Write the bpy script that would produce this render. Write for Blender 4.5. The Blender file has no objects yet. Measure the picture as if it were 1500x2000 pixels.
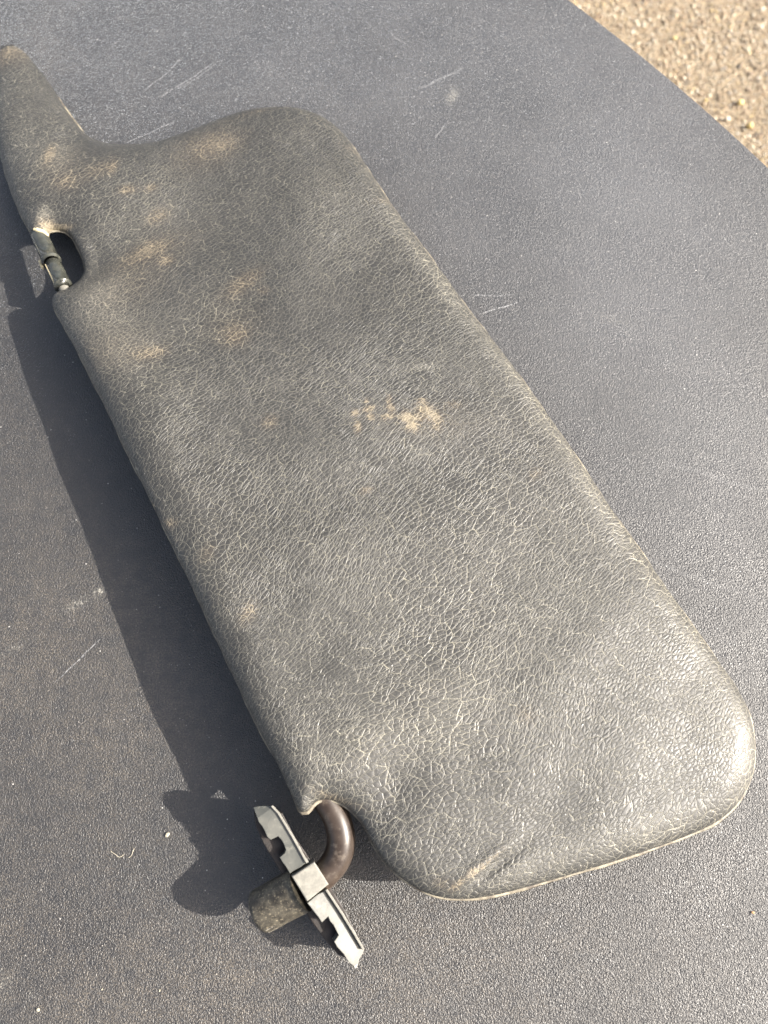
import bpy, bmesh, math, random
import numpy as np
from mathutils import Vector, Matrix
from mathutils.geometry import delaunay_2d_cdt
random.seed(7); rng = np.random.default_rng(7)
MM = 0.001
scene = bpy.context.scene
C = scene.collection

# ------------------------------------------------------------------ camera, sky, sun, exposure
cam = bpy.data.cameras.new("camera"); cam_o = bpy.data.objects.new("camera", cam); C.objects.link(cam_o)
cam_o.location = (0, 0, 0.300); cam_o.rotation_euler = (math.radians(18.5), 0, 0)
cam.sensor_fit = 'VERTICAL'; cam.sensor_height = 34.6; cam.sensor_width = 25.95
cam.lens = 34.6 * 1503 / 2000
cam.clip_start = 0.01; cam.clip_end = 50
cam.dof.use_dof = True; cam.dof.focus_distance = 0.285; cam.dof.aperture_fstop = 12
scene.camera = cam_o
SUN_EL = math.radians(34); SX, SY = 0.9945, -0.105
world = bpy.data.worlds.new("World"); scene.world = world; world.use_nodes = True
wn = world.node_tree.nodes; wl = world.node_tree.links
bg = wn['Background']; sky = wn.new('ShaderNodeTexSky'); sky.sky_type = 'NISHITA'; sky.sun_disc = False
sky.sun_elevation = SUN_EL; sky.sun_rotation = math.atan2(SX, SY)
sky.air_density = 0.9; sky.dust_density = 6.0; sky.ozone_density = 0.6
hs = wn.new('ShaderNodeHueSaturation'); hs.inputs['Saturation'].default_value = 0.72
wl.new(sky.outputs[0], hs.inputs['Color']); wl.new(hs.outputs[0], bg.inputs[0]); bg.inputs[1].default_value = 0.13
sun = bpy.data.lights.new("sun", 'SUN'); sun.energy = 5.0; sun.angle = math.radians(0.5); sun.color = (1.0, 0.945, 0.86)
sun_o = bpy.data.objects.new("sun", sun); C.objects.link(sun_o)
sd = Vector((SX * math.cos(SUN_EL), SY * math.cos(SUN_EL), math.sin(SUN_EL)))
sun_o.rotation_euler = sd.to_track_quat('Z', 'Y').to_euler(); sun_o.location = sd * 2
scene.view_settings.view_transform = 'Standard'; scene.view_settings.look = 'None'
scene.view_settings.exposure = 1.15; scene.view_settings.gamma = 1

# ------------------------------------------------------------------ measured layout (mm on the table plane)
OUTLINE = [[-204.9, 353.75], [-201.7, 360.0], [-197.62, 362.73], [-190.75, 363.04], [-185.29, 359.58], [-180.12, 351.97], [-175.37, 342.1], [-168.87, 329.63], [-160.94, 315.64], [-153.02, 303.34], [-145.39, 292.93], [-138.92, 287.09], [-131.51, 284.15], [-122.74, 283.29], [-110.51, 284.11], [-98.69, 288.71], [-86.91, 295.03], [-76.15, 300.68], [-65.16, 304.92], [-52.66, 306.28], [-42.05, 305.25], [-32.38, 301.17], [-24.24, 294.53], [-17.14, 285.1], [-10.89, 273.68], [2.35, 247.31], [16.09, 224.02], [27.06, 205.24], [37.63, 187.03], [50.96, 166.15], [63.7, 144.57], [73.18, 128.47], [82.32, 111.81], [91.22, 95.72], [100.02, 81.18], [108.57, 66.44], [117.0, 52.5], [125.3, 39.1], [131.12, 29.16], [134.61, 20.3], [135.41, 11.2], [134.23, 2.27], [131.18, -4.74], [125.91, -11.27], [119.41, -16.15], [111.26, -19.93], [97.52, -24.4], [78.52, -29.64], [60.15, -34.08], [42.33, -38.07], [33.64, -39.57], [25.94, -40.16], [18.35, -39.41], [11.67, -37.17], [5.51, -33.45], [0.34, -29.11], [-3.37, -24.31], [-6.45, -18.84], [-10.23, -13.92], [-14.7, -10.72], [-18.8, -9.58], [-21.83, -9.88], [-23.8, -11.3], [-25.25, -13.19], [-26.91, -13.5], [-28.81, -11.91], [-30.83, -7.93], [-34.73, -0.34], [-43.77, 14.59], [-53.73, 32.76], [-64.29, 52.76], [-75.36, 72.87], [-87.09, 94.13], [-99.42, 115.57], [-112.76, 139.57], [-126.81, 163.53], [-136.19, 178.79], [-140.34, 186.3], [-141.36, 190.69], [-139.76, 193.79], [-136.55, 195.26], [-133.55, 198.13], [-131.46, 201.29], [-130.73, 206.18], [-132.68, 212.53], [-136.08, 219.29], [-139.89, 225.57], [-144.42, 229.18], [-148.65, 229.76], [-151.95, 227.88], [-154.33, 226.02], [-156.6, 225.99], [-159.4, 229.66], [-165.26, 239.03], [-172.39, 252.61], [-181.76, 274.1], [-189.59, 294.03], [-199.14, 321.17], [-204.17, 341.82]]
HC = [22.99321, -0.12604472, -0.05380941, 0.0005032664]
TAN = [[-11.46, 133.59, 1.71, 1.24, 1.116, 1.45], [-10.28, 127.13, 1.2, 2.45, 0.029, 1.305], [-7.1, 139.37, 0.78, 1.26, 0.028, 1.305], [-5.96, 135.62, 2.27, 1.1, 0.416, 1.45], [-5.38, 131.9, 1.38, 1.36, 0.028, 1.305], [2.09, 140.26, 1.01, 1.58, 0.028, 1.305], [2.75, 136.5, 1.24, 1.86, 0.223, 1.45], [1.52, 132.4, 2.24, 1.11, 0.223, 1.305], [8.72, 132.3, 1.94, 1.86, 0.028, 1.885], [11.16, 128.04, 1.93, 1.84, 0.028, 1.595], [15.23, 139.68, 1.57, 0.95, 0.028, 1.16], [16.55, 135.63, 3.34, 2.5, -0.365, 1.16], [20.37, 132.01, 2.23, 2.47, 0.028, 1.015], [20.83, 127.7, 1.11, 1.23, 0.028, 1.015], [13.15, 131.8, 2.78, 1.24, 0.028, 1.015], [-6.77, 100.77, 2.7, 1.42, 0.401, 0.7975], [27.82, 138.45, 3.38, 1.88, 0.028, 0.435], [-109.58, 189.73, 19.76, 10.89, 0.584, 0.22], [-101.53, 212.43, 25.26, 11.43, 0.583, 0.28], [-62.67, 174.79, 15.26, 12.78, 0.448, 0.2], [-109.73, 160.68, 18.71, 12.58, 0.027, 0.25], [-146.07, 261.81, 14.41, 16.58, -0.006, 0.25], [-79.78, 271.21, 27.71, 16.0, 0.577, 0.1], [16.59, 130.35, 23.01, 9.17, 0.028, 0.22], [-204.35, 404.25, 0.31, 0.51, -0.124, 0], [-45.03, 129.05, 3.75, 2.95, 0.621, 0.5], [-59.42, 195.72, 9.88, 4.46, 0.757, 0.6], [-103.84, 212.98, 9.54, 4.05, 0.588, 0.7], [-93.77, 207.39, 2.67, 2.29, 0.471, 0.8], [-61.17, 169.13, 5.16, 5.09, 0.447, 0.5], [-93.91, 159.09, 6.18, 3.05, 0.242, 0.6], [-115.86, 248.08, 4.16, 2.9, 0.242, 0.7], [-105.74, 250.0, 2.82, 2.24, 0.48, 0.7], [-100.73, 233.84, 5.87, 4.14, 0.807, 0.6], [-84.95, 274.58, 14.13, 12.21, 0.695, 0.3], [-75.49, 277.78, 9.9, 6.61, 0.464, 0.4], [58.82, 109.4, 3.35, 2.05, 0.716, 0.5], [-154.88, 270.32, 2.19, 6.22, -0.01, 0.7], [-197.38, 349.8, 14.44, 13.34, 0.514, 0.7], [-87.09, 94.13, 0.76, 1.27, 0.028, 1.3], [-79.6, 86.38, 3.75, 2.07, 0.027, 0.6], [-64.38, 74.14, 4.24, 2.72, 1.155, 0.4], [-47.98, 52.13, 4.8, 2.99, 1.12, 0.5], [-62.18, 297.86, 15.05, 3.11, 0.337, 0.25], [-124.46, 261.69, 2.16, 4.64, -0.006, 0.5], [-130.21, 260.07, 10.13, 4.84, 0.843, 0.3], [-50.74, 191.0, 2.63, 2.43, 0.021, 0.4], [-144.32, 251.93, 4.73, 4.59, -0.001, 0.4], [49.35, 17.84, 4.11, 3.54, 0.007, 0.35], [-12.1, 273.7, 2.4, 10.57, 1.167, 0.25], [4.7, 245.81, 1.97, 15.21, -1.118, 0.3], [-144.88, 229.18, 5.49, 1.56, 0.009, 1.2], [-150.48, 229.74, 3.2, 3.12, 0.009, 1.4], [18.48, -34.58, 3.4, 2.42, -0.018, 0.35], [-15.41, -9.27, 10.21, 1.28, -0.332, 0.5], [27.97, -31.69, 1.5, 0.96, 0.62, 1.0], [23.55, -35.43, 2.61, 0.64, 0.703, 1.6], [30.61, -30.49, 3.72, 0.64, 0.586, 1.4], [36.88, -26.37, 3.78, 0.48, 0.587, 0.9]]
PALE = [[-118.23, 189.54, 13.24, 9.26, 0.701, 0.9], [-105.94, 163.33, 14.62, 15.13, 0.027, 0.6], [-120.43, 175.98, 10.54, 12.59, -1.012, 0.6], [-28.29, 248.79, 14.14, 17.98, 0.001, 0.3], [-21.83, 225.05, 11.48, 19.81, 0.01, 0.25], [13.87, 155.79, 5.35, 1.72, 0.027, 0.9], [-168.87, 279.18, 8.4, 17.62, -0.016, 0.45], [-152.75, 234.38, 4.61, 4.42, 0.007, 0.9], [-154.56, 268.61, 12.14, 10.27, -0.009, 0.4], [-65.44, 182.63, 13.56, 10.29, 0.657, 0.3], [-104.49, 236.26, 19.33, 14.92, 0.702, 0.3], [-111.68, 221.09, 13.58, 8.92, 0.479, 0.35], [-130.69, 303.37, 15.27, 7.34, -0.031, 0.2], [81.93, 107.39, 33.95, 6.7, -1.056, 0.55], [113.41, 56.17, 27.43, 6.42, -1.046, 0.7], [122.91, 22.04, 11.98, 11.01, 0.009, 0.5], [128.2, 4.03, 5.91, 14.09, 0.002, 0.7], [53.6, 155.12, 32.96, 5.15, -1.047, 0.5], [22.43, 200.55, 36.28, 4.91, -1.037, 0.5], [47.24, 45.32, 63.13, 21.78, 0.759, 0.25], [12.54, 14.09, 29.6, 13.61, 0.34, 0.3], [88.6, -21.36, 30.78, 4.81, 0.263, 0.5], [42.7, -31.92, 21.35, 4.63, 0.262, 0.4], [-8.81, 8.84, 10.52, 6.81, 0.514, 0.3], [-22.61, 3.78, 8.42, 6.68, -1.007, 0.3], [-65.69, 68.15, 4.73, 23.32, 0.501, 0.25], [13.91, 94.76, 60.87, 40.5, 0.026, 0.1], [-188.02, 320.67, 10.08, 43.1, 0.229, 0.3]]
RUB = [[-162.2, 319.53, 40.8, 3.49, -1.029, 1.2], [-187.2, 340.77, 5.46, 5.95, -0.061, 0.5], [-94.47, 209.66, 42.61, 19.37, 0.682, 0.35], [-28.32, 178.23, 45.42, 22.5, 0.432, 0.5], [-22.36, 120.08, 52.67, 13.28, -0.26, 0.45], [-91.31, 182.03, 32.13, 12.89, 0.775, 0.5], [-126.97, 278.53, 14.74, 13.68, -0.015, 0.5], [-1.73, -6.09, 20.73, 8.33, 0.668, 0.2]]
BUMPS = [[-72.3, 239.5, 35.86, 32.18, 0.458, -1.0], [-25.68, 239.73, 25.68, 26.16, 0.005, 0.7], [-41.96, 191.19, 19.83, 15.89, 0.021, 0.7], [-71.92, 182.48, 20.36, 15.4, 0.661, -0.8], [-98.41, 187.25, 15.16, 16.04, 0.022, 0.3], [-120.76, 213.6, 15.69, 17.31, 0.015, -2.3], [-156.99, 268.64, 11.11, 13.61, 0.757, 0.9], [-146.66, 278.83, 9.85, 13.9, -0.015, -0.8], [-54.46, 119.15, 24.87, 16.94, -0.538, -0.8], [2.06, 125.33, 42.28, 11.22, 0.219, 0.6], [2.01, 105.21, 41.27, 12.81, 0.214, -0.6], [-86.18, 136.77, 12.12, 14.04, 0.029, 0.6], [-10.52, 5.47, 19.07, 8.63, 0.951, 0.55], [7.0, -1.18, 13.84, 8.56, 0.926, -0.4], [1.72, -10.96, 8.47, 11.26, -0.499, -0.6], [28.49, 54.55, 40.71, 22.14, 0.531, -0.6], [65.85, 36.2, 30.29, 17.87, 0.342, 0.6], [68.98, 5.66, 25.34, 11.79, 0.475, 0.25], [58.49, -9.6, 16.45, 7.61, 0.785, -0.2], [93.45, 21.78, 20.41, 10.45, 0.479, -0.15], [-25.0, 77.12, 23.42, 13.91, 0.394, 0.7], [-40.97, 57.03, 11.06, 11.33, 0.02, -0.4], [-95.68, 261.53, 16.77, 19.16, -0.005, -0.5], [-48.98, 284.01, 14.73, 13.15, -0.018, 0.5], [35.89, -28.71, 6.84, 1.61, 0.618, -0.3]]
CREASE = [[21.8, -36.92], [45.04, -22.2]]
SCR = [[-128.84, 290.68, -102.74, 305.02, 0.35, 0.8], [-121.02, 323.02, -102.37, 346.72, 0.3, 0.8], [-112.83, 318.06, -86.38, 343.28, 0.3, 0.8], [-142.14, 350.18, -135.29, 359.98, 0.3, 0.6], [42.56, 193.04, 61.41, 201.05, 0.35, 1], [38.33, 203.75, 60.44, 204.56, 0.5, 0.4], [-105.57, 323.02, -83.76, 343.28, 0.3, 0.5], [-126.34, 31.19, -108.89, 49.81, 0.35, 0.7], [-109.98, -23.95, -108.01, -20.54, 0.3, 0.8], [16.76, 324.68, 41.77, 339.85, 0.8, 0.4], [23.88, 293.84, 33.02, 306.63, 0.4, 0.6], [2.66, 364.22, 13.2, 353.66, 0.5, 0.5], [105.24, 80.8, 151.78, 61.97, 1.2, 0.12], [116.25, 123.08, 159.28, 109.34, 1.4, 0.12]]
SMUDGE = [[-121.42, 61.97, 8.69, 2.59, 0.525, 1.0], [-112.92, 67.12, 2.44, 2.08, 0.0, 1.2], [-137.57, 47.82, 11.29, 2.55, 0.562, 0.5], [-129.43, 76.55, 4.52, 3.82, 0.0, 0.4], [-144.94, 43.85, 5.53, 2.13, 0.764, 0.6], [-129.28, -69.1, 3.49, 7.67, 0.0, 0.8], [-120.1, -72.15, 1.48, 1.43, 1.094, 0.8], [-122.68, -78.18, 9.81, 4.83, 0.319, 0.3], [34.71, 321.36, 3.69, 7.13, -0.444, 0.8], [33.29, 316.41, 7.68, 13.01, 0.0, 0.25], [2.58, 326.35, 12.91, 9.94, 0.0, 0.2], [-48.92, 323.02, 15.45, 13.15, 0.0, 0.15], [92.2, 195.17, 13.74, 5.32, -0.615, 0.3], [103.47, 192.51, 13.51, 5.36, -0.412, 0.3], [114.41, 187.24, 13.39, 7.97, -0.412, 0.25], [-119.28, -27.34, 11.01, 5.08, 0.0, 0.2], [-84.75, -23.95, 5.53, 3.4, 0.0, 0.4], [-95.06, -30.7, 7.31, 3.36, 0.0, 0.4], [-174.2, 233.75, 7.16, 8.59, 0.0, 0.4], [-122.62, -3.06, 3.93, 1.36, -0.47, 0.5], [-194.31, 364.22, 10.65, 10.68, 0.0, 0.2], [44.88, 284.42, 14.96, 18.41, 0.0, 0.12], [-93.16, 364.22, 53.24, 21.0, 0.0, 0.1], [88.43, 300.2, 40.98, 24.62, -0.658, 0.15]]
FILM = [[-130.68, 0.52, 79.55, 138.48, 0.0, 1.0], [-43.43, -73.66, 86.87, 29.21, 0.0, 0.8], [43.84, -66.03, 70.14, 29.75, 0.0, 0.4], [-182.01, 284.42, 24.93, 87.61, 0.0, 0.5]]
HAZE_TINT = [[-13.23, 357.16, 185.28, 85.07, 0.0, 0.8], [108.76, 248.19, 97.3, 112.18, -0.643, 0.9], [129.16, 123.08, 53.82, 105.05, 0.0, 0.5]]  # pale dust areas with the table's sky haze painted into their colour
BR = {"P0": [-42.45, -11.61, 27.0], "a": [0.5691, -0.8114, -0.133], "r": [-0.8001, -0.5838, 0.1379], "w": [0.1896, -0.0279, 0.9815], "up": [[-0.15, 0.83], [2.85, -4.7], [5.88, -4.88], [24.68, -4.59], [23.88, 2.28], [17.76, 2.24], [17.68, 0.28], [17.13, -0.57], [13.82, -1.13], [12.03, -0.81], [11.53, 1.74], [10.1, 2.14], [6.54, 1.69], [3.0, 1.53]], "lo": [[34.27, 2.63], [34.79, -4.72], [57.19, -4.64], [59.97, 0.99], [56.79, 1.59], [52.71, 1.74], [48.94, 2.0], [48.36, -0.22], [45.02, -0.56], [41.89, -0.54], [41.91, 2.05], [38.09, 2.25]], "blk": [[24.66, 2.24], [25.34, -6.13], [33.89, -6.14], [33.86, 2.42]], "fl": [[2.45, 1.8], [5.75, -0.52], [24.83, -2.27], [39.02, -3.0], [55.5, -2.02], [58.93, 0.37], [54.18, 3.24], [51.93, 3.61], [47.72, 4.26], [42.47, 4.51], [37.33, 4.57], [21.34, 4.63], [16.53, 4.45], [11.39, 4.34], [5.78, 3.4]], "lip1": [[2.81, -4.65], [6.02, -5.24], [14.97, -4.99], [24.35, -4.41]], "lip2": [[34.73, -4.96], [43.68, -5.08], [50.12, -4.97], [56.63, -4.68]], "back": [[4.33, -4.2], [7.17, -5.89], [15.67, -5.2], [24.76, -5.44], [35.15, -6.11], [44.89, -6.06], [52.77, -5.03], [58.23, -4.25]]}
SLEEVE = [[-27.38, -37.51, 18.5], [-42.0, -45.18, 15.0]]
ROD = [[-26.7, 1.32, 22.0], [-22.29, -6.13, 22.0], [-18.55, -11.36, 21.5], [-15.7, -16.38, 21.0], [-14.44, -22.36, 20.0], [-15.43, -27.5, 19.0], [-18.15, -31.53, 18.0], [-22.25, -35.23, 17.0], [-27.3, -37.56, 17.0]]
PIN = [[-152.96, 224.6, 14.4], [-145.16, 210.26, 16.12], [-144.79, 209.66, 15.68], [-137.93, 197.12, 17.09], [-139.86, 199.95, 15.29], [-136.72, 194.03, 15.44]]
PINB = [-149.36, 208.87, 14.88]
CHIPS = [[-77.9, -22.25], [-116.63, -76.98], [129.07, -47.45], [-95.87, -70.93], [-76.32, -71.24]]
FIBRES = [[[-97.69, -27.88], [-96.13, -28.69], [-94.81, -29.58], [-93.85, -29.5], [-93.05, -28.78]], [[-91.13, -29.81], [-90.22, -29.14], [-89.85, -28.02], [-89.49, -26.8]]]
PEB = [[374.97, 893.6, 5.2], [443.83, 787.74, 8.5], [449.81, 750.4, 8.0], [488.8, 912.92, 6.5], [401.28, 791.03, 4.0], [423.95, 761.74, 6.0]]

# ------------------------------------------------------------------ node helper
class NT:
    def __init__(s, name):
        s.m = bpy.data.materials.new(name); s.m.use_nodes = True
        s.n = s.m.node_tree.nodes; s.l = s.m.node_tree.links
        s.b = s.n['Principled BSDF']
    def put(s, sock, v):
        if v is None: return
        if isinstance(v, bpy.types.NodeSocket): s.l.new(v, sock)
        else:
            if sock.type == 'RGBA' and len(v) == 3: v = (*v, 1)
            sock.default_value = v
    def math(s, op, a, b=None, c=None, clamp=False):
        n = s.n.new('ShaderNodeMath'); n.operation = op; n.use_clamp = clamp
        s.put(n.inputs[0], a); s.put(n.inputs[1], b); s.put(n.inputs[2], c); return n.outputs[0]
    def vm(s, op, a, b=None, sc=None):
        n = s.n.new('ShaderNodeVectorMath'); n.operation = op
        s.put(n.inputs[0], a); s.put(n.inputs[1], b)
        if sc is not None: s.put(n.inputs['Scale'], sc)
        return n.outputs['Value'] if op in ('LENGTH', 'DOT_PRODUCT', 'DISTANCE') else n.outputs[0]
    def coord(s):
        n = s.n.new('ShaderNodeTexCoord'); return s.vm('SCALE', n.outputs['Object'], sc=1000.0)   # millimetres
    def mapping(s, v, rot=0, scale=(1, 1, 1), loc=(0, 0, 0)):
        n = s.n.new('ShaderNodeMapping'); s.put(n.inputs[0], v); n.inputs[1].default_value = loc
        n.inputs[2].default_value = (0, 0, rot); n.inputs[3].default_value = scale; return n.outputs[0]
    def noise(s, v, scale, detail=2, rough=.5, col=False, dist=0):
        n = s.n.new('ShaderNodeTexNoise'); s.put(n.inputs['Vector'], v); n.inputs['Scale'].default_value = scale
        n.inputs['Detail'].default_value = detail; n.inputs['Roughness'].default_value = rough
        n.inputs['Distortion'].default_value = dist
        return n.outputs['Color' if col else 'Fac']
    def vor(s, v, scale, feature='F1', out='Distance', rand=1.0, smooth=None, dim='2D'):
        n = s.n.new('ShaderNodeTexVoronoi'); n.feature = feature; n.voronoi_dimensions = dim; s.put(n.inputs['Vector'], v)
        n.inputs['Scale'].default_value = scale; n.inputs['Randomness'].default_value = rand
        if smooth is not None: n.inputs['Smoothness'].default_value = smooth
        return n.outputs[out]
    def rng(s, v, a, b, c=0.0, d=1.0, smooth=True):
        n = s.n.new('ShaderNodeMapRange'); n.interpolation_type = 'SMOOTHSTEP' if smooth else 'LINEAR'
        s.put(n.inputs[0], v); s.put(n.inputs[1], a); s.put(n.inputs[2], b); s.put(n.inputs[3], c); s.put(n.inputs[4], d)
        return n.outputs[0]
    def mix(s, f, a, b, blend='MIX'):
        n = s.n.new('ShaderNodeMix'); n.data_type = 'RGBA'; n.blend_type = blend; n.clamp_factor = True
        s.put(n.inputs['Factor'], f); s.put(n.inputs[6], a); s.put(n.inputs[7], b); return n.outputs[2]
    def attr(s, name, out='Fac'):
        n = s.n.new('ShaderNodeAttribute'); n.attribute_name = name; return n.outputs[out]
    def bump(s, h, dist, strength=1.0, normal=None):
        n = s.n.new('ShaderNodeBump'); s.put(n.inputs['Height'], h); n.inputs['Distance'].default_value = dist
        n.inputs['Strength'].default_value = strength
        if normal is not None: s.put(n.inputs['Normal'], normal)
        return n.outputs[0]
    def set(s, **k):
        names = dict(col='Base Color', rough='Roughness', spec='Specular IOR Level', normal='Normal', metal='Metallic', coat='Coat Weight', coatr='Coat Roughness', sheen='Sheen Weight', ior='IOR')
        for a, v in k.items(): s.put(s.b.inputs[names[a]], v)
        return s.m

# ------------------------------------------------------------------ materials
def mat_leather():
    t = NT('worn_black_vinyl')
    P = t.coord()
    wn1 = t.vm('SUBTRACT', t.noise(P, .012, 1, col=True), (.5, .5, .5))
    wn2 = t.vm('SUBTRACT', t.noise(P, .10, 2, col=True), (.5, .5, .5))
    W = t.vm('ADD', t.vm('ADD', P, t.vm('SCALE', wn1, sc=34.0)), t.vm('SCALE', wn2, sc=2.6))
    W = t.vm('MULTIPLY', W, (1, 1, .35))
    def along(deg, k, loc=(0, 0, 0)):          # turn to the wrinkle direction, then stretch along it
        return t.mapping(t.mapping(W, rot=math.radians(-deg)), scale=(k, 1.0, 1.0), loc=loc)
    S = along(38, .56); fine = along(-25, .85, (13, 5, 0)); lng = along(44, .26, (3, 50, 0))
    eA = t.vor(S, .74, 'DISTANCE_TO_EDGE'); eB = t.vor(fine, 1.0, 'DISTANCE_TO_EDGE'); eC = t.vor(lng, .42, 'DISTANCE_TO_EDGE')
    vary = t.noise(P, .09, 3, .6)
    wA = t.rng(vary, .3, .7, .05, .12)
    zone = t.rng(t.noise(t.mapping(P, loc=(5, 70, 0)), .022, 2, .5), .40, .58)       # where the long stretch wrinkles run
    gA = t.rng(eA, 0.0, wA, 1, 0); gB = t.rng(eB, 0.0, .10, 1, 0); gC = t.rng(eC, 0.0, .06, 1, 0)
    mB = t.rng(t.noise(P, .13, 2, .5), .40, .60)
    rub = t.math('SUBTRACT', 1.0, t.math('MULTIPLY', t.attr('rubbed'), .85), clamp=True)
    grooves = t.math('ADD', t.math('MULTIPLY', gA, .8), t.math('ADD', t.math('MULTIPLY', t.math('MULTIPLY', gB, mB), .6), t.math('MULTIPLY', gC, .8)))
    grooves = t.math('MINIMUM', grooves, 1.15)
    pore = t.noise(P, 3.2, 2, .6)
    # domed cells + grooves + pores
    dome = t.rng(eA, 0.0, .5, 0, 1)
    hgt = t.math('ADD', t.math('MULTIPLY', grooves, -1.0), t.math('MULTIPLY', dome, .55))
    hgt = t.math('ADD', hgt, t.math('MULTIPLY', pore, .45))
    nrm = t.bump(t.math('MULTIPLY', hgt, t.math('ADD', t.math('MULTIPLY', rub, .85), .15)), .00010, .9)
    tan = t.attr('tan'); pale = t.attr('pale')
    nb = t.noise(P, .9, 4, .7); nm = t.noise(P, .25, 3, .6)
    base = t.mix(t.noise(P, .03, 3, .6), (.0165, .017, .0165), (.035, .034, .031))
    base = t.mix(t.math('MULTIPLY', t.rng(nb, .35, .75), .35), base, (.095, .088, .078))
    # pale dust lodged in the creases, more of it where the cover is handled
    line = t.math('ADD', t.math('MULTIPLY', t.rng(eA, .012, .062, 1, 0), .85), t.math('ADD', t.math('MULTIPLY', t.rng(eB, .01, .06, 1, 0), t.math('MULTIPLY', mB, .38)), t.math('MULTIPLY', t.rng(eC, .006, .034, 1, 0), t.math('ADD', .3, t.math('MULTIPLY', zone, .6)))))
    line = t.math('MULTIPLY', t.math('MULTIPLY', line, rub), t.rng(nm, .25, .7, .4, 1.05))
    dust = t.math('MULTIPLY', line, t.math('ADD', .42, t.math('MULTIPLY', pale, .55)), clamp=True)
    c = t.mix(t.math('MULTIPLY', t.math('MULTIPLY', pale, t.rng(nb, .3, .7, .1, 1)), .34), base, (.24, .225, .19))
    c = t.mix(dust, c, (.36, .335, .26))
    tf = t.rng(t.math('ADD', tan, t.math('MULTIPLY', t.math('ADD', t.math('SUBTRACT', nb, .5), t.math('MULTIPLY', t.math('SUBTRACT', grooves, .3), .55)), 1.9)), .25, 1.5, smooth=False)
    tf = t.math('MULTIPLY', t.math('MULTIPLY', tf, t.rng(tan, .02, .55, .0, 1.0)), t.math('ADD', t.rng(tan, .3, 1.2, .42, .75), t.math('MULTIPLY', line, .9)), clamp=True)
    soft = t.math('MULTIPLY', t.rng(tan, .04, .7, 0, .36, smooth=False), t.math('ADD', .3, t.math('MULTIPLY', t.math('ADD', line, t.rng(nb, .35, .65)), .55)), clamp=True)
    c = t.mix(soft, c, (.17, .125, .08))
    c = t.mix(tf, c, t.mix(nm, (.20, .16, .11), (.35, .30, .20)))
    spk = t.math('MULTIPLY', t.rng(t.vor(P, .42, 'F1', dim='3D'), .045, .09, 1, 0), t.rng(t.noise(P, .05, 2), .5, .6))
    c = t.mix(t.math('MULTIPLY', spk, .8), c, (.5, .47, .42))
    r = t.rng(t.noise(P, .06, 3, .6),   .3, .7, .38, .50)
    r = t.math('MULTIPLY', r, t.math('ADD', .8, t.math('MULTIPLY', rub, .2)))
    r = t.math('ADD', r, t.math('MULTIPLY', tf, .2))
    t.b.inputs['Sheen Roughness'].default_value = .35; t.b.inputs['Sheen Tint'].default_value = (1, .97, .9, 1)
    return t.set(col=c, rough=r, normal=nrm, spec=.62, sheen=.0)

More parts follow.
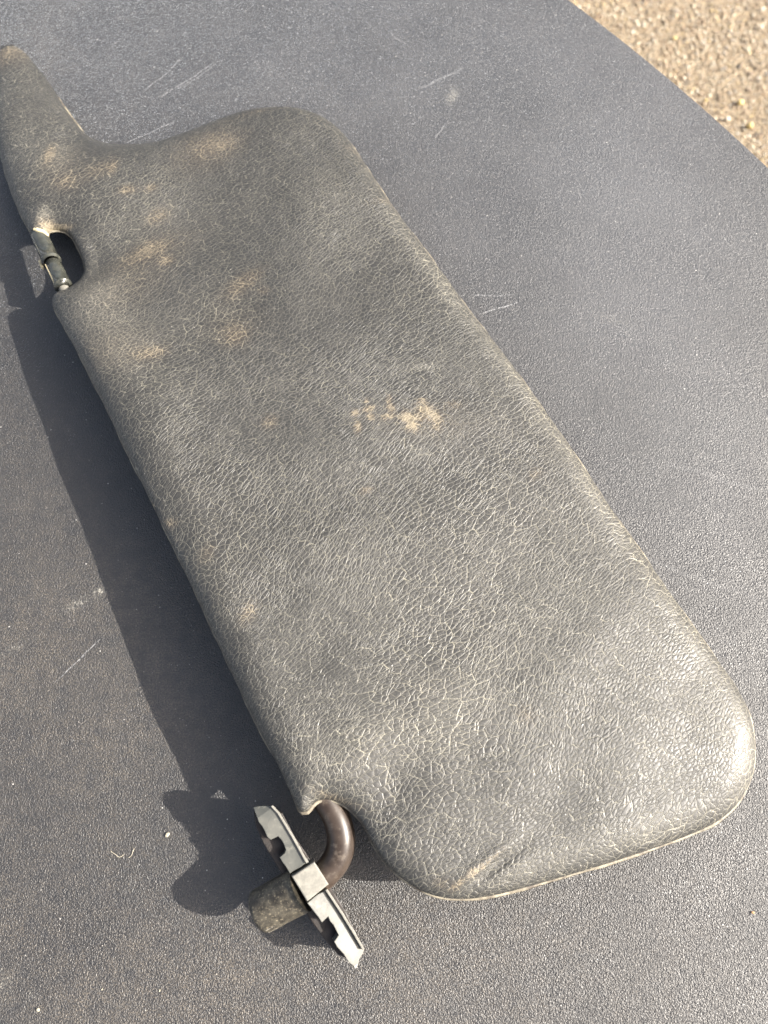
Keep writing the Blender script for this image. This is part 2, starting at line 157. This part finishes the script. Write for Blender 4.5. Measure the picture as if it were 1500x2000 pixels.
def mat_table():
    t = NT('black_pebbled_laminate')
    P = t.coord()
    W = t.vm('ADD', P, t.vm('SCALE', t.vm('SUBTRACT', t.noise(P, .9, 2, col=True), (.5, .5, .5)), sc=.9))
    a = t.noise(W, 2.1, 1, .5)
    b = t.vor(W, 1.4, 'F1', dim='3D')
    h = t.math('ADD', t.math('MULTIPLY', t.rng(a, .3, .7), .8), t.math('MULTIPLY', b, -.9))
    nrm = t.bump(h, .00017, 1.0)
    nrm = t.bump(t.noise(P, .03, 2, .5), .0006, .5, nrm)
    big = t.noise(P, .012, 3, .6); mid = t.noise(P, .2, 3, .7); fin = t.noise(P, 1.6, 3, .7)
    base = t.mix(big, (.0155, .0155, .0165), (.025, .024, .0245))
    film = t.math('MULTIPLY', t.rng(mid, .15, .8), t.rng(fin, .35, .72))
    c = t.mix(t.math('MULTIPLY', film, t.math('MULTIPLY', t.rng(big, .35, .65, .5, 1.0), t.math('ADD', .16, t.math('MULTIPLY', t.attr('film'), .62)))), base, (.20, .165, .12))
    c = t.mix(t.math('MULTIPLY', t.math('MULTIPLY', t.rng(fin, .3, .7, .25, 1.0), t.rng(big, .3, .7, .6, 1.0)), t.math('MULTIPLY', t.attr('haze_tint'), .36)), c, (.17, .18, .20))  # haze and sheen of far and right top, painted as a pale dust tint
    sm = t.attr('smudge')
    spt = t.noise(P, 1.1, 4, .8)
    sf = t.math('MULTIPLY', t.rng(t.math('ADD', sm, t.math('MULTIPLY', t.math('SUBTRACT', spt, .5), 4.0)), .55, 1.7), t.rng(sm, .0, .25))
    c = t.mix(t.math('MULTIPLY', sf, .7), c, (.42, .40, .34))
    # scattered dust specks of several sizes
    s1 = t.math('MULTIPLY', t.rng(t.vor(P, .22, 'F1', dim='3D'), .03, .075, 1, 0), t.rng(t.noise(P, .07, 2), .47, .6))
    s2 = t.math('MULTIPLY', t.rng(t.vor(t.mapping(P, loc=(9, 4, 0)), .55, 'F1', dim='3D'), .06, .13, 1, 0), t.rng(t.noise(P, .11, 3), .45, .62))
    c = t.mix(t.math('MULTIPLY', s1, .85), c, (.62, .60, .55))
    c = t.mix(t.math('MULTIPLY', s2, .5), c, (.5, .47, .42))
    # scuffs: thin straight marks, broken up
    acc = None
    fl = t.vm('MULTIPLY', t.vm('ADD', P, t.vm('SCALE', t.vm('SUBTRACT', t.noise(P, .06, 2, col=True), (.5, .5, .5)), sc=5.0)), (1, 1, 0))
    for x0, y0, x1, y1, w, s in SCR:
        L = math.hypot(x1 - x0, y1 - y0); ux, uy = (x1 - x0) / L, (y1 - y0) / L
        q = t.vm('SUBTRACT', fl, (x0, y0, 0))
        al = t.vm('DOT_PRODUCT', q, (ux, uy, 0)); ac = t.math('ABSOLUTE', t.vm('DOT_PRODUCT', q, (-uy, ux, 0)))
        m = t.math('MULTIPLY', t.rng(ac, w * .3, w, s, 0), t.math('MULTIPLY', t.rng(al, 0, 4), t.rng(al, L - 5, L, 1, 0)))
        acc = m if acc is None else t.math('MAXIMUM', acc, m)
    acc = t.math('MULTIPLY', acc, t.rng(t.noise(P, .8, 3, .7), .38, .58))
    c = t.mix(t.math('MULTIPLY', acc, .75), c, (.42, .42, .42))
    r = t.rng(t.noise(P, .03, 4, .6), .3, .7, .42, .54)
    t.b.inputs['Sheen Roughness'].default_value = .22; t.b.inputs['Sheen Tint'].default_value = (.85, .92, 1, 1)
    return t.set(col=c, rough=r, normal=nrm, spec=.95, sheen=.75)

def mat_simple(name, c1, c2, rough, nscale=.6, bump=.0, rvar=.1, metal=0, c3=None):
    t = NT(name); P = t.coord()
    n = t.noise(P, nscale, 4, .65)
    c = t.mix(t.rng(n, .3, .7), c1, c2)
    if c3: c = t.mix(t.rng(t.noise(P, nscale * 3.3, 4, .7), .52, .72), c, c3)
    r = t.rng(t.noise(P, nscale * .7, 3), .3, .7, rough - rvar, rough + rvar)
    k = dict(col=c, rough=r, metal=metal)
    if bump: k['normal'] = t.bump(t.noise(P, nscale * 3, 3, .6), bump, .8)
    return t.set(**k)

M_LEATHER = mat_leather(); M_TABLE = mat_table()
M_SEAM = mat_simple('dirty_welded_seam', (.07, .055, .04), (.32, .285, .21), .55, .25, .00005)
M_BACK = mat_simple('dark_vinyl_back', (.03, .03, .03), (.05, .048, .045), .6, .5, .0001)
M_ROD = mat_simple('brown_coated_rod', (.022, .014, .010), (.055, .040, .030), .36, .12, .00003, .06, metal=0, c3=(.10, .08, .062))
M_PLAST = mat_simple('grey_green_plastic', (.08, .082, .074), (.13, .128, .112), .27, .10, .00003, .10, c3=(.17, .165, .14))
M_PLASTD = mat_simple('shade_brown_plastic', (.008, .0055, .004), (.02, .013, .010), .55, .5, .00008)  # brown plastic; shade on the bracket's left side is put into its colour
M_SLEEVE = mat_simple('grimy_sleeve', (.02, .017, .013), (.085, .075, .055), .5, .35, .0002, c3=(.24, .205, .14))
M_BLOCK = mat_simple('dusty_cast_block', (.15, .145, .125), (.22, .21, .18), .55, .5, .00008)
M_PIN = mat_simple('glossy_dark_sleeve', (.03, .032, .028), (.06, .062, .052), .17, .3, .00002, c3=(.09, .085, .065))
M_FLASH = mat_simple('cream_flash', (.45, .38, .22), (.6, .52, .34), .5, .8, .0001)
M_EDGE = mat_simple('brown_board_edge', (.16, .11, .06), (.28, .20, .12), .7, .3, .0001)
M_CHIP = mat_simple('pale_chip', (.38, .34, .25), (.5, .46, .36), .5, 1.0)
M_ORANGE = mat_simple('rusty_chip', (.40, .20, .09), (.55, .33, .16), .6, 1.0)
M_LEG = mat_simple('black_steel', (.03, .03, .03), (.05, .05, .05), .4, .1)

def mat_ground():
    t = NT('sandy_aggregate'); P = t.coord()
    n = t.noise(P, .12, 4, .7); n2 = t.noise(P, .6, 3, .6)
    c = t.mix(t.rng(n, .3, .7), (.17, .13, .08), (.34, .265, .175))
    c = t.mix(t.rng(n2, .4, .7), c, (.36, .29, .20))
    return t.set(col=c, rough=.85, normal=t.bump(t.noise(P, .5, 4, .7), .0015, 1))
def mat_stone():
    t = NT('mixed_gravel'); P = t.coord()
    c = t.mix(t.math('MULTIPLY', t.rng(t.noise(P, .8, 3, .6), .3, .7), .35), t.attr('tone', 'Color'), (.20, .15, .10))
    return t.set(col=c, rough=.42, spec=.6, normal=t.bump(t.noise(P, 1.2, 2, .6), .0003, .6))
M_GROUND = mat_ground(); M_STONE = mat_stone()
M_YEL = mat_simple('yellow_quartz', (.62, .46, .16), (.75, .60, .28), .35, .3)
M_WHT = mat_simple('pale_quartz', (.55, .47, .38), (.72, .66, .56), .35, .3)

# ------------------------------------------------------------------ object helpers
def link(name, me, mat, parent=None, loc=(0, 0, 0), smooth=True):
    if mat is not None: me.materials.append(mat)
    if smooth: me.polygons.foreach_set('use_smooth', [True] * len(me.polygons))
    o = bpy.data.objects.new(name, me); C.objects.link(o); o.location = loc
    if parent is not None: o.parent = parent
    return o
def mesh_from(name, v, f):
    me = bpy.data.meshes.new(name); me.from_pydata([tuple(map(float, p)) for p in v], [], [tuple(int(i) for i in q) for q in f])
    me.validate(); me.update(); return me
def tag(o, label=None, cat=None, group=None, kind=None):
    for k, v in (('label', label), ('category', cat), ('group', group), ('kind', kind)):
        if v: o[k] = v
    return o
def empty(name, loc):
    o = bpy.data.objects.new(name, None); C.objects.link(o); o.location = loc; o.empty_display_size = .01; return o

# ------------------------------------------------------------------ visor surface maths (all mm)
def hh(x, y): return HC[0] + HC[1] * x + HC[2] * y + HC[3] * x * y
def catmull(P, step, closed=True):
    P = np.array(P, float); n = len(P); out = []
    for i in range(n if closed else n - 1):
        p0, p1, p2, p3 = (P[(i - 1) % n], P[i], P[(i + 1) % n], P[(i + 2) % n]) if closed else (P[max(i - 1, 0)], P[i], P[i + 1], P[min(i + 2, n - 1)])
        k = max(1, int(round(np.linalg.norm(p2 - p1) / step)))
        for j in range(k):
            u = j / k
            out.append(.5 * ((2 * p1) + (-p0 + p2) * u + (2 * p0 - 5 * p1 + 4 * p2 - p3) * u * u + (-p0 + 3 * p1 - 3 * p2 + p3) * u ** 3))
    if not closed: out.append(P[-1])
    return np.array(out)
RIM = catmull(OUTLINE, 1.3)
area2 = np.sum(RIM[:, 0] * np.roll(RIM[:, 1], -1) - np.roll(RIM[:, 0], -1) * RIM[:, 1])
if area2 < 0: RIM = RIM[::-1].copy()
tg = np.roll(RIM, -2, 0) - np.roll(RIM, 2, 0); tg /= np.linalg.norm(tg, axis=1)[:, None]
NIN = np.c_[-tg[:, 1], tg[:, 0]]
def inside(Q):
    x, y = Q[:, 0], Q[:, 1]; r = np.zeros(len(Q), bool)
    a = RIM; b = np.roll(RIM, -1, 0)
    for i in range(len(a)):
        (x0, y0), (x1, y1) = a[i], b[i]
        if y0 == y1: continue
        c = ((y0 > y) != (y1 > y)); r ^= c & (x < (x1 - x0) * (y - y0) / (y1 - y0) + x0)
    return r
def dist(Q):
    d = np.full(len(Q), 1e9)
    for k in range(0, len(RIM), 64):
        D = ((Q[:, None, :] - RIM[None, k:k + 64, :]) ** 2).sum(2); d = np.minimum(d, D.min(1))
    return np.sqrt(d)
def ell(Q, L):
    s = np.zeros(len(Q))
    for x, y, rx, ry, a, k in L:
        if rx <= 0: continue
        dx, dy = Q[:, 0] - x, Q[:, 1] - y; ca, sa = math.cos(a), math.sin(a)
        u = (dx * ca + dy * sa) / rx; v = (-dx * sa + dy * ca) / ry
        s += k * np.exp(-(u * u + v * v))
    return s
def relief(Q, d):
    z = 1.7 * ell(Q, BUMPS)
    p, q = np.array(CREASE[0]), np.array(CREASE[1]); L = np.linalg.norm(q - p); u = (q - p) / L
    al = (Q - p) @ u; ac = (Q - p) @ np.array([-u[1], u[0]])
    win = np.clip(al / 6, 0, 1) * np.clip((L - al) / 12 + .3, 0, 1) * (al > 0) * (al < L + 6)
    z += win * (.9 * np.exp(-((ac - .8) / 1.6) ** 2) - 1.3 * np.exp(-((ac + 2.2) / 1.8) ** 2))
    # small ripples running up from the near end and across the panel
    z += .16 * np.sin(.21 * (Q[:, 0] * .8 - Q[:, 1] * .6) + 1.6 * np.sin(.05 * Q[:, 1])) * np.exp(-((Q[:, 1] - 10) / 55) ** 2)
    z += .35 * np.sin(.055 * Q[:, 0] + .04 * Q[:, 1]) * np.sin(.045 * Q[:, 1] - .03 * Q[:, 0] + 1)
    return z * np.clip(d / 7, 0, 1) ** 1.2
def top_z(Q, d):
    hand = 1 / (1 + np.exp(-(Q[:, 1] - 262 - .35 * (Q[:, 0] + 130)) / 8)) * (Q[:, 0] < -105); wl = 1 / (1 + np.exp((.941 * (Q[:, 0] + 75) + .339 * Q[:, 1] - 38) / 7)); R, T = 10.5 + 3 * hand + 8 * wl * (1 - hand), 6.0 + 1.2 * wl * (1 - hand)
    e = np.clip(d / R, 0, 1); t = T * np.sqrt(np.clip(1 - (1 - e) ** 2, 0, 1))
    t += 1.6 * (1 - np.exp(-d / 28))
    return hh(Q[:, 0], Q[:, 1]) + t + relief(Q, d) + np.clip(d / 4, 0, 1) * np.exp(-d / 30) * (.7 * np.sin(.05 * Q[:, 1] + .6) + .45 * np.sin(.13 * Q[:, 1]))
def bot_z(Q, d):
    h = hh(Q[:, 0], Q[:, 1]); e = np.clip(d / 10, 0, 1)
    return h - np.minimum(5.5, h - .4) * np.sqrt(np.clip(1 - (1 - e) ** 2, 0, 1))
def panel(name, rings, step, zf):
    pts = [RIM]; ds = [np.zeros(len(RIM))]
    for r in rings:
        q = RIM + NIN * r; dd = dist(q); ok = inside(q) & (dd > r * .93)
        pts.append(q[ok]); ds.append(dd[ok])
    x0, y0 = RIM.min(0); x1, y1 = RIM.max(0)
    gx, gy = np.meshgrid(np.arange(x0, x1, step), np.arange(y0, y1, step * .866)); gx = gx + (np.arange(gx.shape[0]) % 2)[:, None] * step / 2
    G = np.c_[gx.ravel(), gy.ravel()] + rng.uniform(-.1, .1, (gx.size, 2)) * step
    G = G[inside(G)]; dg = dist(G); ok = dg > (rings[-1] + step * .6); pts.append(G[ok]); ds.append(dg[ok])
    Q = np.vstack(pts); D = np.concatenate(ds); n = len(RIM)
    res = delaunay_2d_cdt([Vector(p) for p in Q], [(i, (i + 1) % n) for i in range(n)], [], 1, 1e-5)
    V = np.array([tuple(v) for v in res[0]]); orig = res[3]
    dd = np.array([D[o[0]] if o else 0 for o in orig])
    Z = zf(V, dd)
    me = mesh_from(name, np.c_[V, Z] * MM - np.array(VLOC), res[2])
    return me, V, dd
VLOC = (-0.03, 0.15, 0.0)

visor = empty('sun_visor', VLOC)
tag(visor, 'worn black grained-vinyl car sun visor lying on the dark pebbled table top', 'sun visor')
me, V, dd = panel('front_cover', [.12, .45, 1.0, 1.8, 2.8, 4.0], 1.5, top_z)
for nm, arr in (('tan', np.clip(ell(V, TAN), 0, 1.6)), ('pale', np.clip(ell(V, PALE), 0, 1.2)), ('rubbed', np.clip(ell(V, RUB), 0, 1.2))):
    a = me.attributes.new(nm, 'FLOAT', 'POINT'); a.data.foreach_set('value', arr.astype(np.float32))
link('front_cover', me, M_LEATHER, visor)
mb, _, _ = panel('back_cover', [.3, 1.2, 3.0], 5.0, bot_z); mb.flip_normals()
link('back_cover', mb, M_BACK, visor)

def sweep(path, rad, seg=10, closed=False, squash=1.0, cap=True, out=None):
    P = np.array(path, float); n = len(P); vs = []; fs = []
    T = (np.roll(P, -1, 0) - np.roll(P, 1, 0)) if closed else np.gradient(P, axis=0)
    T /= np.linalg.norm(T, axis=1)[:, None]
    up = np.array([0, 0, 1.]); r = np.broadcast_to(np.asarray(rad, float), (n,))
    for i in range(n):
        s = np.cross(T[i], up); s /= max(np.linalg.norm(s), 1e-6); u = np.cross(s, T[i])
        for k in range(seg):
            a = 2 * math.pi * k / seg; vs.append(P[i] + r[i] * (s * math.cos(a) + u * math.sin(a) * squash))
    for i in range(n if closed else n - 1):
        j = (i + 1) % n
        for k in range(seg):
            l = (k + 1) % seg; fs.append((i * seg + k, i * seg + l, j * seg + l, j * seg + k))
    if cap and not closed:
        fs.append(tuple(range(seg))); fs.append(tuple((n - 1) * seg + k for k in range(seg))[::-1])
    return np.array(vs), fs
# welded seam running round the outline where the two covers meet
wr = np.clip(.3 - (NIN @ np.array([.75, -.65])), 0, 1)
sp = RIM + NIN * (.45 - .65 * wr)[:, None]; wob = .12 * np.sin(np.arange(len(RIM)) * .21) + .08 * np.sin(np.arange(len(RIM)) * .57)
vs, fs = sweep(np.c_[sp, hh(sp[:, 0], sp[:, 1]) - .35 + wob * .4], .62 + wob, 8, True, .75)
link('seam', mesh_from('seam', vs * MM - np.array(VLOC), fs), M_SEAM, visor)

# pivot pin and its two split sleeves bridging the notch in the hinge edge
def cyl_path(p, q, prof):
    p, q = np.array(p), np.array(q); return [p + (q - p) * t for t, _ in prof], [r for _, r in prof]
def add_sweep(name, path, rad, mat, parent, loc, seg=20, squash=1.0):
    vs, fs = sweep(path, rad, seg, False, squash); return link(name, mesh_from(name, vs * MM - np.array(loc), fs), mat, parent)
p, r_ = cyl_path(PIN[0], PIN[1], [(-.15, 3.2), (0, 3.7), (.05, 3.8), (.5, 3.75), (.9, 3.8), (.93, 4.2), (1.0, 4.25), (1.02, 3.4)])
add_sweep('pivot_sleeve', p, r_, M_PIN, visor, VLOC)
p, r_ = cyl_path(PIN[2], PIN[3], [(0, 3.1), (.03, 3.5), (.5, 3.6), (.92, 3.6), (.95, 3.9), (1.0, 3.9), (1.0, 2.7), (.9, 2.5)])
add_sweep('pivot_sleeve', p, r_, M_PIN, visor, VLOC)
a0, a1 = np.array(PIN[0]), np.array(PIN[5])
add_sweep('pivot_pin', [a0 + (a1 - a0) * t for t in (0, .5, .9, 1.0, 1.06)], [2.0, 2.1, 2.3, 2.3, 1.9], M_BLOCK, visor, VLOC)
# ridges along both sleeves (parting line) and torn cream flash at the joint
for (s, e) in ((PIN[0], PIN[1]), (PIN[2], PIN[3])):
    s, e = np.array(s), np.array(e); ax = (e - s) / np.linalg.norm(e - s)
    sd_ = np.cross(ax, [0, 0, 1]); sd_ /= np.linalg.norm(sd_)
    off = (sd_ * .75 + np.array([0, 0, .62])) * 3.55
    if (s + off)[0] > s[0]: off = (-sd_ * .75 + np.array([0, 0, .62])) * 3.55
    add_sweep('parting_ridge', [s + off + ax * 1.2, (s + e) / 2 + off + np.array([.1, .1, .1]), e + off - ax * .6], [.25, .38, .3], M_FLASH, visor, VLOC, 8)
bp = np.array(PINB)
add_sweep('torn_flash', [bp + np.array(v) for v in ((-.2, 2.2, 1.2), (-.5, 1.1, 1.8), (-.3, .2, 1.2), (.3, -1.1, .6), (.7, -1.9, .2))], [.35, .8, .6, .7, .25], M_FLASH, visor, VLOC, 8)
t0 = np.array(PIN[0])
add_sweep('torn_flash', [t0 + np.array(v) for v in ((-1.5, 1.6, 3.0), (.6, .4, 3.9), (2.6, .4, 3.0), (3.9, -.3, 1.6), (4.2, -1.6, .3))], [.5, 1.1, .9, .9, .3], M_FLASH, visor, VLOC, 8)

# ------------------------------------------------------------------ bent rod and mounting bracket (parts of the visor)
rp = catmull([tuple(v) for v in ROD], 1.5, False)
add_sweep('bent_rod', rp, 4.75 + .08 * np.sin(np.arange(len(rp)) * .4), M_ROD, visor, VLOC, 24)
bO = np.array(BR['P0']); bA, bR, bW = (np.array(BR[k]) for k in 'arw')
def bpt(t, s, w): return bO + bA * t + bR * s + bW * w
def prism(name, poly, w0, w1, mat, parent, bevel=.25, cant=0.0, ends=None, topf=None):
    """polygon in the bracket's own plane, raised from w0 to w1"""
    bm = bmesh.new(); P = [tuple(p) for p in poly]
    ar = sum(P[i][0] * P[(i + 1) % len(P)][1] - P[(i + 1) % len(P)][0] * P[i][1] for i in range(len(P)))
    lo = [bm.verts.new(bpt(t, s, w0 if topf is None else max(w0, topf(t))) * MM - np.array(VLOC)) for t, s in P]
    hi = [bm.verts.new(bpt(t, s, w1 + cant * (s + 1.5)) * MM - np.array(VLOC)) for t, s in P]
    n = len(P); bm.faces.new(hi); bm.faces.new(lo[::-1])
    for i in range(n): bm.faces.new((lo[i], lo[(i + 1) % n], hi[(i + 1) % n], hi[i]))
    bmesh.ops.recalc_face_normals(bm, faces=bm.faces)
    if bevel:
        es = [e for e in bm.edges if all(v in hi for v in e.verts)]
        bmesh.ops.bevel(bm, geom=es, offset=bevel * MM, segments=2, profile=.6, affect='EDGES', clamp_overlap=True)
    if ends:
        O = np.array(VLOC)
        for tc, sg, drop in ends:
            bmesh.ops.bisect_plane(bm, geom=bm.verts[:] + bm.edges[:] + bm.faces[:], plane_co=Vector(bpt(tc, 0, 0) * MM - O), plane_no=Vector(bA))
            for v in bm.verts:
                q = (np.array(v.co) + O) / MM - bO; tt_ = q @ bA; ww = q @ bW
                if sg * (tt_ - tc) > .05 and ww > w0 + .5: v.co += Vector(bW * (-drop * min(1, abs(tt_ - tc) / 3.4)) * MM)
    me = bpy.data.meshes.new(name); bm.to_mesh(me); bm.free()
    return link(name, me, mat, parent, smooth=False)
def rough_poly(P, step, amp):
    out = []
    for i in range(len(P)):
        a, b = np.array(P[i]), np.array(P[(i + 1) % len(P)]); L = np.linalg.norm(b - a); k = max(1, int(L / step))
        for j in range(k): out.append(tuple(a + (b - a) * j / k + (rng.uniform(-amp, amp, 2) if j else 0)))
    return out
bracket = prism('mounting_bracket', rough_poly(BR['fl'], 3, .12), -19, -4.4, M_PLASTD, visor, .3)
prism('bracket_rail', rough_poly(BR['up'], 1.3, .28), -4.6, 0, M_PLAST, bracket, .2, -.06, ends=[(3.4, -1, 1.5)])
prism('bracket_rail', rough_poly(BR['lo'], 1.3, .28), -4.6, 0, M_PLAST, bracket, .2, .24, ends=[(59, 1, .4)])
prism('clamp_block', BR['blk'], -5, 1.5, M_BLOCK, bracket, .45)
back = BR['back']; inner = [(t, s + 1.9) for t, s in back][::-1]
prism('back_wall', list(map(tuple, back)) + inner, -14, -2.6, M_PLASTD, bracket, .3)
for key in ('lip1', 'lip2'):
    L = [tuple(p) for p in BR[key]]; prism('edge_lip', L + [(t, s + .75) for t, s in L][::-1], -3, 1.2, M_BLOCK, bracket, .15)
s0, s1 = np.array(SLEEVE[0]), np.array(SLEEVE[1]); ax = (s1 - s0)
add_sweep('rod_sleeve', [s0 + ax * t for t in (0, .15, .3, .5, .7, .88, .95, .985, 1.0)], [7.4, 7.4, 7.3, 7.2, 7.1, 7.1, 6.9, 6.2, 4.9], M_SLEEVE, bracket, VLOC, 28)
axn = ax / np.linalg.norm(ax); sdv = np.cross(axn, [0, 0, 1]); sdv /= np.linalg.norm(sdv)
if sdv[1] > 0: sdv = -sdv
for dv, rr in ((0.80, .55), (0.97, .45)):
    o_ = (sdv * dv + np.array([0, 0, 1]) * math.sqrt(max(0, 1 - dv * dv))) * 6.9
    add_sweep('sleeve_rib', [s0 + ax * .35 + o_ * .95, s0 + ax * .6 + o_, s0 + ax * .93 + o_], [.35, rr, rr * .7], M_SLEEVE, bracket, VLOC, 8)
# the visor object's origin is its base; children were written relative to VLOC. sub-parts of the bracket share that frame.

# ------------------------------------------------------------------ table
TCX, TCY, TR = -611.18, -270.9, 966.25
def table_top():
    ang = np.linspace(0, 2 * math.pi, 720, endpoint=False)
    rim = np.c_[TCX + TR * np.cos(ang), TCY + TR * np.sin(ang)]
    gx, gy = np.meshgrid(np.arange(-225, 232, 2.5), np.arange(-115, 440, 2.5)); G = np.c_[gx.ravel(), gy.ravel()]
    G = G[np.hypot(G[:, 0] - TCX, G[:, 1] - TCY) < TR - 2]
    Q = np.vstack([rim, G]); n = len(rim)
    res = delaunay_2d_cdt([Vector(p) for p in Q], [(i, (i + 1) % n) for i in range(n)], [], 1, 1e-5)
    V = np.array([tuple(v) for v in res[0]])
    me = mesh_from('tabletop', np.c_[V, np.zeros(len(V))] * MM, res[2])
    a = me.attributes.new('smudge', 'FLOAT', 'POINT'); a.data.foreach_set('value', np.clip(ell(V, SMUDGE), 0, 1.3).astype(np.float32))
    for nm, L in (('film', FILM), ('haze_tint', HAZE_TINT)):
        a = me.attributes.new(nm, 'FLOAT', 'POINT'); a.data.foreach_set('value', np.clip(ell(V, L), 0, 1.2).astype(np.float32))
    return me
table = empty('round_table', (0, 0, -.45))
tag(table, 'large round table with a black pebbled top under the sun visor', 'table')
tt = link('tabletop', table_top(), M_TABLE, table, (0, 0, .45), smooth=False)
def ring_band(r0, prof):
    vs, fs = [], []; N = 720; k = len(prof)
    for i in range(N):
        a = 2 * math.pi * i / N
        for dr, z in prof: vs.append(((TCX + (r0 + dr) * math.cos(a)), (TCY + (r0 + dr) * math.sin(a)), z))
    for i in range(N):
        j = (i + 1) % N
        for q in range(k - 1): fs.append((i * k + q, j * k + q, j * k + q + 1, i * k + q + 1))
    return mesh_from('edge_band', np.array(vs) * MM, fs)
eb = link('edge_band', ring_band(TR, [(0, 0), (.5, -.35), (.8, -1), (.8, -18), (0, -19), (-60, -19)]), M_EDGE, table, (0, 0, .45))
def disc_leg():
    vs, fs = [], []; prof = [(0, -19), (140, -19), (140, -24), (36, -30), (30, -60), (30, -400), (60, -425), (300, -440), (305, -449.5), (0, -449.5)]; N = 48; k = len(prof)
    for i in range(N):
        a = 2 * math.pi * i / N
        for r, z in prof: vs.append((TCX + r * math.cos(a), TCY + r * math.sin(a), z))
    for i in range(N):
        j = (i + 1) % N
        for q in range(k - 1): fs.append((i * k + q, i * k + q + 1, j * k + q + 1, j * k + q))
    return mesh_from('pedestal', np.array(vs) * MM, fs)
link('pedestal', disc_leg(), M_LEG, table, (0, 0, .45))

# ------------------------------------------------------------------ ground with gravel
gm = mesh_from('ground', [(-4, -4, 0), (4, -4, 0), (4, 4, 0), (-4, 4, 0)], [(0, 1, 2, 3)])
g = link('ground', gm, M_GROUND, None, (0, 0, -.4505), smooth=False); tag(g, kind='structure')
ico = bmesh.new(); bmesh.ops.create_icosphere(ico, subdivisions=1, radius=1)
IV = np.array([v.co[:] for v in ico.verts]); IF = np.array([[v.index for v in f.verts] for f in ico.faces]); ico.free()
def gravel():
    PAL = np.array([(.50, .40, .27), (.62, .54, .40), (.34, .25, .16), (.24, .17, .11), (.72, .66, .55), (.42, .30, .18), (.68, .52, .26), (.30, .27, .24)])
    pr = np.array([.24, .18, .16, .12, .09, .12, .04, .05])
    vs, fs, cs, k = [], [], [], 0
    layers = ((5500, 1.6, 3.0), (52000, .7, 1.6))
    for n, a, b in layers:
        x = rng.uniform(150, 640, n); y = rng.uniform(420, 1060, n)
        r = rng.uniform(a, b, n)
        for i in range(n):
            V_ = IV * rng.uniform(.8, 1.2, (12, 1)) * np.array([r[i], r[i] * rng.uniform(.65, 1), r[i] * rng.uniform(.45, .8)])
            c, s = math.cos(i), math.sin(i); V_ = V_ @ np.array([[c, s, 0], [-s, c, 0], [0, 0, 1]])
            vs.append(V_ + np.array([x[i], y[i], r[i] * rng.uniform(-.1, .55)])); fs.append(IF + k); k += 12
            cc = PAL[rng.choice(8, p=pr)] * rng.uniform(.4, 1.15); cs.append(np.tile(np.r_[np.clip(cc, 0, .85), 1], (12, 1)))
    V_ = np.vstack(vs) * MM; F_ = np.vstack(fs); col = np.vstack(cs)
    me = bpy.data.meshes.new('gravel'); me.vertices.add(len(V_)); me.vertices.foreach_set('co', V_.ravel())
    me.loops.add(F_.size); me.loops.foreach_set('vertex_index', F_.ravel()); me.polygons.add(len(F_))
    me.polygons.foreach_set('loop_start', np.arange(0, F_.size, 3)); me.update(calc_edges=True); me.validate()
    a = me.color_attributes.new('tone', 'FLOAT_COLOR', 'POINT'); a.data.foreach_set('color', col.ravel())
    return me
gr = link('gravel', gravel(), M_STONE, None, (0, 0, -.4505)); tag(gr, 'pale brown gravel bedded in the sandy ground beyond the table edge', 'gravel', kind='stuff')
def stone_mesh(name, r, seed, flat=.7, sub=2):
    bm = bmesh.new(); bmesh.ops.create_icosphere(bm, subdivisions=sub, radius=1); rr = np.random.default_rng(seed); ph = rr.uniform(0, 6, 6)
    for v in bm.verts:
        k = 1 + .13 * math.sin(3 * v.co.x + ph[0]) + .1 * math.sin(4 * v.co.y + ph[1]) + .1 * math.sin(4 * v.co.z + ph[2]) + .05 * math.sin(9 * v.co.x + ph[3])
        v.co = Vector((v.co.x * k * r, v.co.y * k * r * .75, v.co.z * k * r * flat)) * MM
    me = bpy.data.meshes.new(name); bm.to_mesh(me); bm.free(); return me
PL = [('small yellow pebble on the gravel near the middle of the ground patch', M_YEL), ('larger angular yellow pebble on the gravel near the right picture edge', M_YEL),
      ('rounded bright yellow pebble on the gravel, nearest the table of the large ones', M_YEL), ('pale cream pebble high on the gravel near the right picture edge', M_WHT),
      ('tiny orange-yellow pebble on the gravel beside the table rim', M_YEL), ('whitish pebble on the gravel left of the bright yellow ones', M_WHT)]
for i, ((x, y, s), (lb, m)) in enumerate(zip(PEB, PL)):
    o = link('pebble', stone_mesh('pebble', s * .5, i), m, None, (x * MM, y * MM, -.4505 + .0042)); o.rotation_euler.z = i * 1.3
    tag(o, lb, 'pebble', 'pebbles standing out on the gravel')

# ------------------------------------------------------------------ small debris on the table
CH = [('cream plastic chip in the shadow of the bracket on the table', M_CHIP, .9), ('pale curved chip at the bottom left of the table top', M_CHIP, .7),
      ('tiny rust-orange crumb on the table by the right picture edge', M_ORANGE, .65), ('small pale crumb on the table below the bracket shadow, left one of two', M_CHIP, .4),
      ('small pale crumb on the table below the bracket shadow, right one of two', M_CHIP, .45)]
for i, ((x, y), (lb, m, s)) in enumerate(zip(CHIPS, CH)):
    o = link('crumb', stone_mesh('crumb', s, 40 + i, .5, 1), m, None, (x * MM, y * MM, .0004 * s + .0001), smooth=False); o.rotation_euler.z = 1 + i
    tag(o, lb, 'crumb', 'crumbs on the table top')
for pth, lb in zip(FIBRES, ('pale curled fibre on the table left of the bracket shadow', 'short pale bristle lying right of the curled fibre on the table')):
    cx, cy = pth[0]; pp = catmull([(x - cx, y - cy, .25 + .25 * math.sin(i)) for i, (x, y) in enumerate(pth)], .6, False)
    vs, fs = sweep(pp, .10, 6); o = link('fibre', mesh_from('fibre', vs * MM, fs), M_CHIP, None, (cx * MM, cy * MM, 0)); tag(o, lb, 'fibre')
